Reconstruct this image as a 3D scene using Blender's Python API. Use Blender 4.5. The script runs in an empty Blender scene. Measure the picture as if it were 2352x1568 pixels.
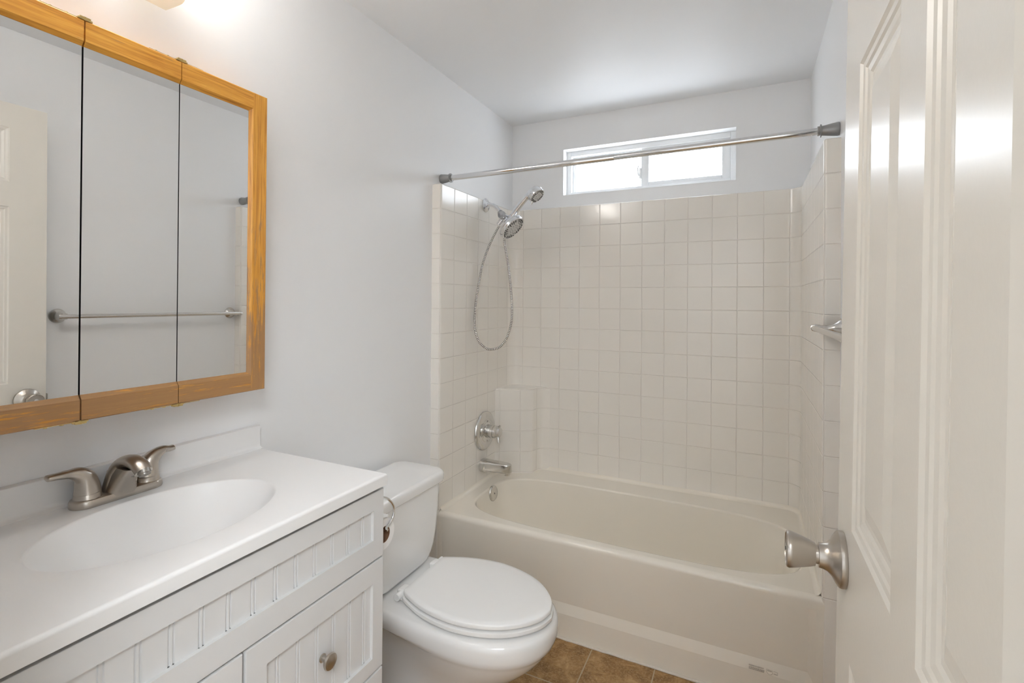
import bpy, bmesh, math, random
from mathutils import Vector, Matrix

random.seed(4)
PI = math.pi
sc = bpy.context.scene
COL = sc.collection

# ------------------------------------------------------------------ camera, world, light, exposure
W, H = 1.524, 2.344            # room width, ceiling height
YN, YF = 0.19, 2.6355          # near wall, window wall
F_PX, YAW, PITCH, ROLL = 1129.34, math.radians(25.538), math.radians(0.228), math.radians(0.432)
fwd = Vector((-math.sin(YAW)*math.cos(PITCH), math.cos(YAW)*math.cos(PITCH), math.sin(PITCH)))
rgt = Vector((math.cos(YAW), math.sin(YAW), 0))
up = rgt.cross(fwd)
rgt2 = rgt*math.cos(ROLL) + up*math.sin(ROLL)
up2 = -rgt*math.sin(ROLL) + up*math.cos(ROLL)
cam = bpy.data.cameras.new('camera')
cam.sensor_width = 36.0
cam.sensor_fit = 'HORIZONTAL'
cam.lens = 36.0*F_PX/2352
cam.shift_y = -(784-687.68)/2352
cam.clip_start = 0.02
camo = bpy.data.objects.new('camera', cam)
COL.objects.link(camo)
camo.matrix_world = Matrix(((rgt2.x, up2.x, -fwd.x, 1.262), (rgt2.y, up2.y, -fwd.y, 0.0),
                            (rgt2.z, up2.z, -fwd.z, 1.304), (0, 0, 0, 1)))
sc.camera = camo

world = bpy.data.worlds.new('sky')
sc.world = world
world.use_nodes = True
wt = world.node_tree
wbg = wt.nodes['Background']
wsky = wt.nodes.new('ShaderNodeTexSky')
wsky.sky_type = 'HOSEK_WILKIE'
wsky.turbidity = 7.0
wsky.sun_direction = Vector((-0.5, -0.5, 0.7)).normalized()
wmix = wt.nodes.new('ShaderNodeMixRGB')
wmix.inputs[0].default_value = 0.92
wmix.inputs[2].default_value = (0.93, 0.99, 1.06, 1)
wt.links.new(wsky.outputs[0], wmix.inputs[1])
wt.links.new(wmix.outputs[0], wbg.inputs['Color'])
wbg.inputs['Strength'].default_value = 6.6

sc.view_settings.view_transform = 'Standard'
sc.view_settings.look = 'None'
sc.view_settings.exposure = 0.68
sc.view_settings.gamma = 1.0
sc.view_settings.use_curve_mapping = False
cy = sc.cycles
cy.max_bounces = 16
cy.diffuse_bounces = 8
cy.glossy_bounces = 6
cy.transmission_bounces = 8
cy.transparent_max_bounces = 12
cy.caustics_reflective = False
cy.caustics_refractive = False
cy.sample_clamp_indirect = 6.0
cy.use_denoising = True


def lamp(name, kind, loc, energy, color, rot=None, **kw):
    l = bpy.data.lights.new(name, kind)
    l.energy = energy
    l.color = color
    for k, v in kw.items():
        setattr(l, k, v)
    o = bpy.data.objects.new(name, l)
    COL.objects.link(o)
    o.location = loc
    if rot:
        o.rotation_euler = rot
    return o


# sky light entering through the window opening (importance guide for the world light)
portal = lamp('window_portal', 'AREA', (0.765, YF+0.14, 2.036), 1.0, (1, 1, 1), (-PI/2, 0, 0),
              shape='RECTANGLE', size=0.9, size_y=0.27)
portal.data.cycles.is_portal = True
# unseen fill light added in the hallway behind the camera
HALL_FILL = lamp('hallway_fill', 'AREA', (1.75, -0.95, 2.33), 31.5, (0.95, 1.0, 1.04), None,
            shape='RECTANGLE', size=0.7, size_y=1.3)
BULB_W, BULB_C = 13.0, (1.0, 0.97, 0.94)


# ------------------------------------------------------------------ materials
def nodes(name):
    m = bpy.data.materials.new(name)
    m.use_nodes = True
    return m, m.node_tree.nodes, m.node_tree.links, m.node_tree.nodes['Principled BSDF']


def ramp(N, stops):
    r = N.new('ShaderNodeValToRGB')
    el = r.color_ramp.elements
    el[0].position, el[0].color = stops[0][0], (*stops[0][1], 1)
    el[1].position, el[1].color = stops[1][0], (*stops[1][1], 1)
    for p, c in stops[2:]:
        e = el.new(p)
        e.color = (*c, 1)
    return r


def plain(name, col, rough, metal=0.0, bump=0.0, bscale=60.0, coat=0.0, spec=0.5, aniso=None, rvar=0.0):
    m, N, L, b = nodes(name)
    b.inputs['Base Color'].default_value = (*col, 1)
    b.inputs['Roughness'].default_value = rough
    b.inputs['Metallic'].default_value = metal
    b.inputs['Specular IOR Level'].default_value = spec
    b.inputs['Coat Weight'].default_value = coat
    b.inputs['Coat Roughness'].default_value = 0.06
    tc = N.new('ShaderNodeTexCoord')
    if bump:
        n = N.new('ShaderNodeTexNoise')
        n.inputs['Scale'].default_value = bscale
        n.inputs['Detail'].default_value = 3
        L.new(tc.outputs['Object'], n.inputs['Vector'])
        bp = N.new('ShaderNodeBump')
        bp.inputs['Strength'].default_value = bump
        bp.inputs['Distance'].default_value = 0.01
        L.new(n.outputs[0], bp.inputs['Height'])
        L.new(bp.outputs[0], b.inputs['Normal'])
    if aniso or rvar:
        n2 = N.new('ShaderNodeTexNoise')
        n2.inputs['Scale'].default_value = 4.0
        mp = N.new('ShaderNodeMapping')
        mp.inputs['Scale'].default_value = aniso or (8, 8, 8)
        L.new(tc.outputs['Object'], mp.inputs['Vector'])
        L.new(mp.outputs[0], n2.inputs['Vector'])
        mr = N.new('ShaderNodeMapRange')
        mr.inputs['To Min'].default_value = rough-(rvar or 0.08)
        mr.inputs['To Max'].default_value = rough+(rvar or 0.08)
        L.new(n2.outputs[0], mr.inputs['Value'])
        L.new(mr.outputs[0], b.inputs['Roughness'])
    return m


M_wall = plain('wall_paint', (0.864, 0.868, 0.876), 0.42, bump=0.012, bscale=140, spec=0.35)
M_ceil = plain('ceiling_paint', (0.865, 0.875, 0.89), 0.5, bump=0.012, bscale=120, spec=0.3)
M_door = plain('door_gloss_paint', (0.79, 0.755, 0.69), 0.27, bump=0.012, bscale=160, spec=0.6)
M_white = plain('white_lacquer', (0.70, 0.698, 0.695), 0.34, spec=0.45, bump=0.004, bscale=90)
M_gap = plain('cabinet_inside', (0.30, 0.28, 0.25), 0.7)
M_counter = plain('cultured_marble', (0.85, 0.845, 0.84), 0.30, spec=0.42)
M_porcelain = plain('vitreous_china', (0.84, 0.835, 0.825), 0.09, spec=0.55, coat=0.5)
M_seat = plain('seat_plastic', (0.86, 0.855, 0.845), 0.2, spec=0.5)
M_tub = plain('tub_gelcoat', (0.865, 0.815, 0.725), 0.16, spec=0.5, coat=0.25)
M_vinyl = plain('window_vinyl', (0.84, 0.85, 0.86), 0.4, spec=0.3)
M_reveal = plain('reveal_paint', (0.82, 0.82, 0.82), 0.5)
M_chrome = plain('chrome', (0.80, 0.81, 0.83), 0.08, metal=1.0)
M_chrome_dark_refl = plain('chrome_dark_reflection', (0.50, 0.50, 0.51), 0.12, metal=1.0)  # chrome with dark reflections put into its base colour, for the diverter
M_chrome_worn = plain('worn_chrome', (0.70, 0.69, 0.67), 0.17, metal=1.0, rvar=0.1)
M_nickel = plain('brushed_nickel', (0.52, 0.48, 0.43), 0.29, metal=1.0, rvar=0.04)
M_nickel_l = plain('satin_nickel', (0.68, 0.66, 0.63), 0.24, metal=1.0)
M_pewter = plain('grey_rod_cap', (0.36, 0.36, 0.36), 0.36, metal=0.8)
M_black = plain('black_rubber_gap_shade', (0.015, 0.015, 0.015), 0.5)  # rubber and slots; also paints the shade in the mirror door gaps
M_brass = plain('brass', (0.72, 0.55, 0.25), 0.26, metal=1.0, rvar=0.1)
M_steel = plain('latch_steel', (0.35, 0.33, 0.30), 0.4, metal=1.0)
M_mirror = plain('mirror_silver', (0.90, 0.905, 0.90), 0.0, metal=1.0)
M_paper = plain('tissue_paper', (0.90, 0.89, 0.88), 0.9, bump=0.15, bscale=300)
M_card = plain('cardboard_core', (0.26, 0.14, 0.08), 0.85, bump=0.1, bscale=200)
M_caulk = plain('caulk', (0.74, 0.69, 0.62), 0.6, bump=0.25, bscale=150)
M_ink = plain('moulded_grey_ink', (0.50, 0.45, 0.39), 0.4)
M_hallfloor = plain('hall_carpet', (0.42, 0.36, 0.29), 0.9, bump=0.3, bscale=300)


def mat_shade():
    m, N, L, b = nodes('frosted_shade_glass')
    out = N['Material Output']
    b.inputs['Base Color'].default_value = (0.93, 0.91, 0.86, 1)
    b.inputs['Roughness'].default_value = 0.3
    tr = N.new('ShaderNodeBsdfTranslucent')
    tr.inputs['Color'].default_value = (0.55, 0.52, 0.45, 1)
    tp = N.new('ShaderNodeBsdfTransparent')
    m1 = N.new('ShaderNodeMixShader')
    m1.inputs[0].default_value = 0.5
    m2 = N.new('ShaderNodeMixShader')
    m2.inputs[0].default_value = 0.13
    L.new(b.outputs[0], m1.inputs[1])
    L.new(tr.outputs[0], m1.inputs[2])
    L.new(m1.outputs[0], m2.inputs[1])
    L.new(tp.outputs[0], m2.inputs[2])
    L.new(m2.outputs[0], out.inputs['Surface'])
    return m


def mat_pane():
    # obscure glass: lets the sky through, scatters part of it in fine grains
    m, N, L, b = nodes('obscure_glass')
    out = N['Material Output']
    tc = N.new('ShaderNodeTexCoord')
    n = N.new('ShaderNodeTexVoronoi')
    n.inputs['Scale'].default_value = 190
    L.new(tc.outputs['Object'], n.inputs['Vector'])
    bp = N.new('ShaderNodeBump')
    bp.inputs['Strength'].default_value = 0.6
    bp.inputs['Distance'].default_value = 0.004
    L.new(n.outputs['Distance'], bp.inputs['Height'])
    b.inputs['Base Color'].default_value = (0.9, 0.92, 0.93, 1)
    b.inputs['Roughness'].default_value = 0.15
    L.new(bp.outputs[0], b.inputs['Normal'])
    tr = N.new('ShaderNodeBsdfTranslucent')
    tr.inputs['Color'].default_value = (0.95, 0.97, 0.98, 1)
    L.new(bp.outputs[0], tr.inputs['Normal'])
    tp = N.new('ShaderNodeBsdfTransparent')
    m1 = N.new('ShaderNodeMixShader')
    m1.inputs[0].default_value = 0.85
    L.new(b.outputs[0], m1.inputs[1])
    L.new(tr.outputs[0], m1.inputs[2])
    m2 = N.new('ShaderNodeMixShader')
    n2 = N.new('ShaderNodeTexNoise')
    n2.inputs['Scale'].default_value = 230
    L.new(tc.outputs['Object'], n2.inputs['Vector'])
    mr = N.new('ShaderNodeMapRange')
    mr.inputs['From Min'].default_value = 0.3
    mr.inputs['From Max'].default_value = 0.7
    mr.inputs['To Min'].default_value = 0.45
    mr.inputs['To Max'].default_value = 0.75
    L.new(n2.outputs[0], mr.inputs['Value'])
    L.new(mr.outputs[0], m2.inputs[0])
    L.new(m1.outputs[0], m2.inputs[1])
    L.new(tp.outputs[0], m2.inputs[2])
    L.new(m2.outputs[0], out.inputs['Surface'])
    return m


def mat_floor():
    m, N, L, b = nodes('travertine_floor_tile')
    tc = N.new('ShaderNodeTexCoord')
    mp = N.new('ShaderNodeMapping')
    mp.inputs['Location'].default_value = (-0.7435+0.2295*8, -1.586+0.2295*16, 0)
    L.new(tc.outputs['Object'], mp.inputs['Vector'])
    br = N.new('ShaderNodeTexBrick')
    br.offset = 0.0
    br.squash = 1.0
    for k, v in (('Scale', 1.0), ('Mortar Size', 0.0024), ('Mortar Smooth', 0.2), ('Bias', 0.0),
                 ('Brick Width', 0.2295), ('Row Height', 0.2295)):
        br.inputs[k].default_value = v
    br.inputs['Color1'].default_value = (0.35, 0.35, 0.35, 1)
    br.inputs['Color2'].default_value = (0.65, 0.65, 0.65, 1)
    L.new(mp.outputs[0], br.inputs['Vector'])
    n1 = N.new('ShaderNodeTexNoise')
    n1.inputs['Scale'].default_value = 15
    n1.inputs['Detail'].default_value = 12
    n1.inputs['Roughness'].default_value = 0.68
    n1.inputs['Distortion'].default_value = 0.5
    L.new(tc.outputs['Object'], n1.inputs['Vector'])
    r1 = ramp(N, [(0.32, (0.155, 0.072, 0.020)), (0.68, (0.50, 0.33, 0.155)), (0.46, (0.25, 0.132, 0.042)),
                  (0.55, (0.345, 0.200, 0.075))])
    L.new(n1.outputs[0], r1.inputs[0])
    n2 = N.new('ShaderNodeTexNoise')
    n2.inputs['Scale'].default_value = 120
    n2.inputs['Detail'].default_value = 8
    n2.inputs['Roughness'].default_value = 0.7
    n2.inputs['Distortion'].default_value = 0.6
    L.new(tc.outputs['Object'], n2.inputs['Vector'])
    r2 = ramp(N, [(0.48, (0.0, 0.0, 0.0)), (0.66, (1, 1, 1))])
    L.new(n2.outputs[0], r2.inputs[0])
    mx = N.new('ShaderNodeMixRGB')
    mx.inputs[2].default_value = (0.50, 0.35, 0.18, 1)
    sc_ = N.new('ShaderNodeMath')
    sc_.operation = 'MULTIPLY'
    sc_.inputs[1].default_value = 0.6
    L.new(r2.outputs[0], sc_.inputs[0])
    L.new(sc_.outputs[0], mx.inputs[0])
    L.new(r1.outputs[0], mx.inputs[1])
    gm = N.new('ShaderNodeMixRGB')
    gm.inputs[2].default_value = (0.44, 0.36, 0.25, 1)
    L.new(br.outputs['Fac'], gm.inputs[0])
    L.new(mx.outputs[0], gm.inputs[1])
    L.new(gm.outputs[0], b.inputs['Base Color'])
    b.inputs['Roughness'].default_value = 0.42
    bp = N.new('ShaderNodeBump')
    bp.inputs['Strength'].default_value = 0.25
    bp.inputs['Distance'].default_value = 0.004
    bp.invert = True
    ad = N.new('ShaderNodeMath')
    ad.operation = 'ADD'
    L.new(br.outputs['Fac'], ad.inputs[0])
    L.new(sc_.outputs[0], ad.inputs[1])
    L.new(ad.outputs[0], bp.inputs['Height'])
    L.new(bp.outputs[0], b.inputs['Normal'])
    return m


def mat_tile():
    # moulded square pattern of the tub surround, on UVs counted in squares
    m, N, L, b = nodes('surround_gelcoat_squares')
    uv = N.new('ShaderNodeUVMap')
    uv.uv_map = 'squares'
    br = N.new('ShaderNodeTexBrick')
    br.offset = 0.0
    br.squash = 1.0
    for k, v in (('Scale', 1.0), ('Mortar Size', 0.026), ('Mortar Smooth', 1.0), ('Bias', 0.0),
                 ('Brick Width', 1.0), ('Row Height', 1.0)):
        br.inputs[k].default_value = v
    L.new(uv.outputs[0], br.inputs['Vector'])
    n = N.new('ShaderNodeTexNoise')
    n.inputs['Scale'].default_value = 0.9
    n.inputs['Detail'].default_value = 2
    L.new(uv.outputs[0], n.inputs['Vector'])
    mu = N.new('ShaderNodeMath')
    mu.operation = 'MULTIPLY'
    mu.inputs[1].default_value = 0.05
    L.new(n.outputs[0], mu.inputs[0])
    ad = N.new('ShaderNodeMath')
    ad.operation = 'ADD'
    L.new(br.outputs['Fac'], ad.inputs[0])
    L.new(mu.outputs[0], ad.inputs[1])
    bp = N.new('ShaderNodeBump')
    bp.invert = True
    bp.inputs['Strength'].default_value = 0.55
    bp.inputs['Distance'].default_value = 0.0035
    L.new(ad.outputs[0], bp.inputs['Height'])
    L.new(bp.outputs[0], b.inputs['Normal'])
    mx = N.new('ShaderNodeMixRGB')
    mx.inputs[1].default_value = (0.865, 0.83, 0.775, 1)
    mx.inputs[2].default_value = (0.86, 0.82, 0.765, 1)
    L.new(br.outputs['Fac'], mx.inputs[0])
    L.new(mx.outputs[0], b.inputs['Base Color'])
    b.inputs['Roughness'].default_value = 0.15
    b.inputs['Specular IOR Level'].default_value = 0.5
    return m


def mat_oak(name, axis):
    m, N, L, b = nodes(name)
    tc = N.new('ShaderNodeTexCoord')
    mp = N.new('ShaderNodeMapping')
    s = [60, 60, 60]
    s['xyz'.index(axis)] = 2.2
    mp.inputs['Scale'].default_value = s
    L.new(tc.outputs['Object'], mp.inputs['Vector'])
    n = N.new('ShaderNodeTexNoise')
    n.inputs['Scale'].default_value = 3.0
    n.inputs['Detail'].default_value = 8
    n.inputs['Roughness'].default_value = 0.62
    n.inputs['Distortion'].default_value = 0.6
    L.new(mp.outputs[0], n.inputs['Vector'])
    r = ramp(N, [(0.30, (0.44, 0.165, 0.018)), (0.72, (0.80, 0.42, 0.075)), (0.5, (0.66, 0.305, 0.042))])
    L.new(n.outputs[0], r.inputs[0])
    # weathered finish: grey-brown raw wood showing in streaks, most along the bottom
    mp2 = N.new('ShaderNodeMapping')
    s2 = [60, 60, 60]
    s2['xyz'.index(axis)] = 5.0
    mp2.inputs['Scale'].default_value = s2
    L.new(tc.outputs['Object'], mp2.inputs['Vector'])
    n2 = N.new('ShaderNodeTexNoise')
    n2.inputs['Scale'].default_value = 2.2
    n2.inputs['Detail'].default_value = 6
    n2.inputs['Roughness'].default_value = 0.7
    L.new(mp2.outputs[0], n2.inputs['Vector'])
    sx = N.new('ShaderNodeSeparateXYZ')
    L.new(tc.outputs['Object'], sx.inputs[0])
    mr = N.new('ShaderNodeMapRange')
    mr.inputs['From Min'].default_value = 0.0
    mr.inputs['From Max'].default_value = 0.5
    mr.inputs['To Min'].default_value = 0.24
    mr.inputs['To Max'].default_value = -0.07
    L.new(sx.outputs['Z'], mr.inputs['Value'])
    ad = N.new('ShaderNodeMath')
    ad.operation = 'ADD'
    L.new(n2.outputs[0], ad.inputs[0])
    L.new(mr.outputs[0], ad.inputs[1])
    r2 = ramp(N, [(0.555, (0, 0, 0)), (0.66, (1, 1, 1))])
    L.new(ad.outputs[0], r2.inputs[0])
    mu = N.new('ShaderNodeMath')
    mu.operation = 'MULTIPLY'
    mu.inputs[1].default_value = 0.85
    L.new(r2.outputs[0], mu.inputs[0])
    mx = N.new('ShaderNodeMixRGB')
    mx.inputs[2].default_value = (0.31, 0.175, 0.085, 1)
    L.new(mu.outputs[0], mx.inputs[0])
    L.new(r.outputs[0], mx.inputs[1])
    L.new(mx.outputs[0], b.inputs['Base Color'])
    b.inputs['Roughness'].default_value = 0.38
    bp = N.new('ShaderNodeBump')
    bp.inputs['Strength'].default_value = 0.12
    bp.inputs['Distance'].default_value = 0.002
    L.new(n.outputs[0], bp.inputs['Height'])
    L.new(bp.outputs[0], b.inputs['Normal'])
    return m


M_shade, M_pane, M_floor, M_tile = mat_shade(), mat_pane(), mat_floor(), mat_tile()
M_oak_y, M_oak_z = mat_oak('oak_along', 'y'), mat_oak('oak_upright', 'z')


# ------------------------------------------------------------------ mesh helpers (all in room coordinates)
class MB:
    def __init__(s):
        s.v, s.f, s.m, s.uv = [], [], [], []

    def add(s, verts, faces, mi=0, uvs=None):
        o = len(s.v)
        s.v += [tuple(p) for p in verts]
        for i, f in enumerate(faces):
            s.f.append([o+k for k in f])
            s.m.append(mi)
            s.uv.append([uvs[k] for k in f] if uvs else None)
        return s

    def quad(s, a, b, c, d, mi=0):
        return s.add([a, b, c, d], [[0, 1, 2, 3]], mi)

    def box(s, x0, x1, y0, y1, z0, z1, mi=0):
        v = [(x, y, z) for x in (x0, x1) for y in (y0, y1) for z in (z0, z1)]
        return s.add(v, [[0, 1, 3, 2], [4, 6, 7, 5], [0, 4, 5, 1], [2, 3, 7, 6], [0, 2, 6, 4], [1, 5, 7, 3]], mi)

    def rbox(s, x0, x1, y0, y1, z0, z1, r, seg=3, mi=0, only=None):
        bm = bmesh.new()
        v = [bm.verts.new((x, y, z)) for x in (x0, x1) for y in (y0, y1) for z in (z0, z1)]
        for f in ([0, 1, 3, 2], [4, 6, 7, 5], [0, 4, 5, 1], [2, 3, 7, 6], [0, 2, 6, 4], [1, 5, 7, 3]):
            bm.faces.new([v[k] for k in f])
        ed = [e for e in bm.edges if only is None or only((e.verts[0].co+e.verts[1].co)/2, e.verts[1].co-e.verts[0].co)]
        bmesh.ops.bevel(bm, geom=ed, offset=r, segments=seg, profile=0.5, affect='EDGES')
        bm.verts.index_update()
        s.add([t.co[:] for t in bm.verts], [[t.index for t in f.verts] for f in bm.faces], mi)
        bm.free()
        return s

    def loft(s, rings, cap0=True, cap1=True, closed=True, mi=0):
        n = len(rings[0])
        v = [p for r in rings for p in r]
        f = []
        for i in range(len(rings)-1):
            for k in range(n if closed else n-1):
                k2 = (k+1) % n
                f.append([i*n+k, i*n+k2, (i+1)*n+k2, (i+1)*n+k])
        if cap0:
            f.append(list(range(n))[::-1])
        if cap1:
            f.append([(len(rings)-1)*n+k for k in range(n)])
        return s.add(v, f, mi)

    def tube(s, pts, r, n=12, caps=True, mi=0, side=None, rb=None):
        """r: radius or list; rb: radius along the second axis; side: fixed vector for the first axis."""
        P = [Vector(p) for p in pts]
        R = r if isinstance(r, (list, tuple)) else [r]*len(P)
        RB = rb if isinstance(rb, (list, tuple)) else ([rb]*len(P) if rb else R)
        T = []
        for i in range(len(P)):
            a, b = P[max(i-1, 0)], P[min(i+1, len(P)-1)]
            T.append((b-a).normalized())
        if side is not None:
            u = Vector(side)
        else:
            u = T[0].orthogonal().normalized()
        rings = []
        for i, p in enumerate(P):
            u = (u - T[i]*u.dot(T[i])).normalized()
            w = T[i].cross(u)
            rings.append([p + u*(R[i]*math.cos(2*PI*k/n)) + w*(RB[i]*math.sin(2*PI*k/n)) for k in range(n)])
        return s.loft(rings, caps, caps, True, mi)

    def lathe(s, prof, origin, axis, n=28, mi=0, cap0=True, cap1=True):
        """prof: list of (radius, distance along axis)."""
        a = Vector(axis).normalized()
        u = a.orthogonal().normalized()
        w = a.cross(u)
        o = Vector(origin)
        rings = [[o + a*h + u*(max(r, 1e-5)*math.cos(2*PI*k/n)) + w*(max(r, 1e-5)*math.sin(2*PI*k/n)) for k in range(n)]
                 for r, h in prof]
        return s.loft(rings, cap0, cap1, True, mi)


def cat(P, n=6, closed=False):
    """Catmull-Rom through points of any dimension."""
    out = []
    m = len(P)
    for i in range(m if closed else m-1):
        p = [P[(i+j) % m] if closed else P[min(max(i+j, 0), m-1)] for j in (-1, 0, 1, 2)]
        for k in range(n):
            t = k/n
            out.append(tuple(0.5*((2*b) + (c-a)*t + (2*a-5*b+4*c-d)*t*t + (3*b-a-3*c+d)*t**3)
                             for a, b, c, d in zip(*p)))
    if not closed:
        out.append(tuple(P[-1]))
    return out


def root_of(o):
    while o.parent:
        o = o.parent
    return o


def build(name, mb, mats, parent=None, smooth=True, angle=38, origin=None, doubles=1e-6, uvname=None, wn=False):
    me = bpy.data.meshes.new(name)
    base = Vector(root_of(parent).location) if parent else Vector(origin or (0, 0, 0))
    me.from_pydata([Vector(p)-base for p in mb.v], [], mb.f)
    if not isinstance(mats, (list, tuple)):
        mats = [mats]
    for mt in mats:
        me.materials.append(mt)
    for p, mi in zip(me.polygons, mb.m):
        p.material_index = mi
        p.use_smooth = smooth
    if uvname:
        lay = me.uv_layers.new(name=uvname)
        for p, uvs in zip(me.polygons, mb.uv):
            for li, t in zip(p.loop_indices, uvs or [(0.5, 0.5)]*p.loop_total):
                lay.data[li].uv = t
    bm = bmesh.new()
    bm.from_mesh(me)
    if doubles:
        bmesh.ops.remove_doubles(bm, verts=bm.verts, dist=doubles)
    bmesh.ops.recalc_face_normals(bm, faces=bm.faces)
    bm.to_mesh(me)
    bm.free()
    if smooth:
        me.set_sharp_from_angle(angle=math.radians(angle))
    o = bpy.data.objects.new(name, me)
    COL.objects.link(o)
    if wn:
        md = o.modifiers.new('even_normals', 'WEIGHTED_NORMAL')
        md.mode = 'FACE_AREA'
        md.weight = 80
        md.keep_sharp = True
    if parent:
        o.parent = parent
    else:
        o.location = base
    return o


def thing(name, label, category, loc, group=None):
    o = bpy.data.objects.new(name, None)
    o.empty_display_size = 0.05
    COL.objects.link(o)
    o.location = loc
    tag(o, label, category, group)
    return o


def tag(o, label, category, group=None):
    o['label'] = label
    o['category'] = category
    if group:
        o['group'] = group
    return o


def struct(name, mb, m, **kw):
    o = build(name, mb, m, **kw)
    o['kind'] = 'structure'
    return o


# ------------------------------------------------------------------ the room shell
HX0, HX1, HY0 = -0.5, 2.3, -2.2      # hallway behind the camera
WX0, WX1, WZ0, WZ1 = 0.318, 1.212, 1.906, 2.167
DX0, DX1, DZ = 0.655, 1.424, 2.065   # doorway opening
T = 0.12
struct('floor', MB().box(-0.1, W+0.1, YN-T, YF+0.1, -0.08, 0.0), M_floor)
struct('ceiling', MB().box(-0.1, W+0.1, YN-T, YF+0.1, H, H+0.08), M_ceil)
struct('wall_left', MB().box(-0.1, 0, YN-T, YF+0.14, 0, H), M_wall)
struct('wall_right', MB().box(W, W+0.1, YN-T, YF+0.14, 0, H), M_wall)
mb = MB()
mb.box(0, WX0, YF, YF+0.14, 0, H).box(WX1, W, YF, YF+0.14, 0, H)
mb.box(WX0, WX1, YF, YF+0.14, 0, WZ0).box(WX0, WX1, YF, YF+0.14, WZ1, H)
struct('wall_far', mb, M_wall, doubles=0)
mb = MB()
mb.box(0, DX0, YN-T, YN, 0, H).box(DX1, W, YN-T, YN, 0, H).box(DX0, DX1, YN-T, YN, DZ, H)
struct('wall_near', mb, M_wall, doubles=0)
# hallway
struct('floor_hallway', MB().box(HX0, HX1, HY0, YN-T, -0.08, 0.0), M_hallfloor)
struct('ceiling_hallway', MB().box(HX0, HX1, HY0, YN-T, 2.40, 2.48), M_ceil)
mb = MB()
mb.box(HX0-0.1, HX0, HY0, YN-T, 0, 2.4)
struct('wall_hallway_left', mb, M_wall)
struct('wall_hallway_right', MB().box(HX1, HX1+0.1, HY0, YN-T, 0, 2.4), M_wall)
struct('wall_hallway_back', MB().box(HX0-0.1, HX1+0.1, HY0-0.1, HY0, 0, 2.4), M_wall)
mb = MB()
mb.box(HX0, -0.1, YN-T, YN-T+0.1, 0, 2.4).box(W+0.1, HX1, YN-T, YN-T+0.1, 0, 2.4).box(-0.1, W+0.1, YN-T, YN-T+0.1, H+0.08, 2.48)
struct('wall_hallway_front', mb, M_wall, doubles=0)
# caulk bead along tub and floor
pts = []
for i in range(61):
    x = 0.05 + i*(1.42/60)
    pts.append((x, 1.8085+random.uniform(-.0012, .0012), 0.003))
struct('trim_1', MB().tube(pts, 0.0046, 8), M_caulk)

# window: vinyl slider set in the drywall opening
yw = YF+0.060
mb = MB()


def frame_ring(mb, x0, x1, z0, z1, w, y0, y1, mi=0, wz=None):
    wz = wz or w
    mb.rbox(x0, x0+w, y0, y1, z0, z1, 0.003, 2, mi)
    mb.rbox(x1-w, x1, y0, y1, z0, z1, 0.003, 2, mi)
    mb.rbox(x0+w, x1-w, y0, y1, z0, z0+wz, 0.003, 2, mi)
    mb.rbox(x0+w, x1-w, y0, y1, z1-wz, z1, 0.003, 2, mi)


frame_ring(mb, WX0, WX1, WZ0, WZ1, 0.028, yw, YF+0.139)
win = struct('window_1', mb, M_vinyl, doubles=0)
mb = MB()
frame_ring(mb, 0.346, 0.752, WZ0+0.020, WZ1-0.028, 0.017, yw+0.034, yw+0.052)
build('fixed_frame', mb, M_vinyl, win, doubles=0)
mb = MB()
frame_ring(mb, 0.741, 1.184, WZ0+0.016, WZ1-0.024, 0.040, yw+0.010, yw+0.032, wz=0.033)
sash = build('sliding_sash', mb, M_vinyl, win, doubles=0)
build('pane', MB().box(0.36, 0.742, yw+0.041, yw+0.045, WZ0+0.03, WZ1-0.04), M_pane, win, smooth=False)
build('pane', MB().box(0.778, 1.146, yw+0.019, yw+0.023, WZ0+0.045, WZ1-0.052), M_pane, sash, smooth=False)
mb = MB().rbox(0.729, 0.741, yw+0.004, yw+0.022, 1.975, 2.035, 0.004, 2)
mb.tube([(0.728, yw+0.006, 2.045), (0.724, yw-0.004, 2.03), (0.728, yw+0.004, 1.99)], 0.004, 8)
build('latch', mb, M_vinyl, sash)
# painted returns of the window recess
mb = MB()
for (x0, x1, z0, z1) in ((WX0-.001, WX0+.0015, WZ0, WZ1), (WX1-.0015, WX1+.001, WZ0, WZ1),
                         (WX0, WX1, WZ0-.001, WZ0+.0015), (WX0, WX1, WZ1-.0015, WZ1+.001)):
    mb.box(x0, x1, YF-0.0008, yw+0.001, z0, z1)
struct('trim_2', mb, M_reveal, doubles=0, smooth=False)

# doorway casing on the hallway side and jamb lining
mb = MB()
mb.box(DX0-0.0, DX0+0.015, YN-T-0.005, YN+0.002, 0, DZ).box(DX1-0.015, DX1, YN-T-0.005, YN+0.002, 0, DZ)
mb.box(DX0, DX1, YN-T-0.005, YN+0.002, DZ-0.015, DZ)
struct('trim_3', mb, M_door, doubles=0, smooth=False)


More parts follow.
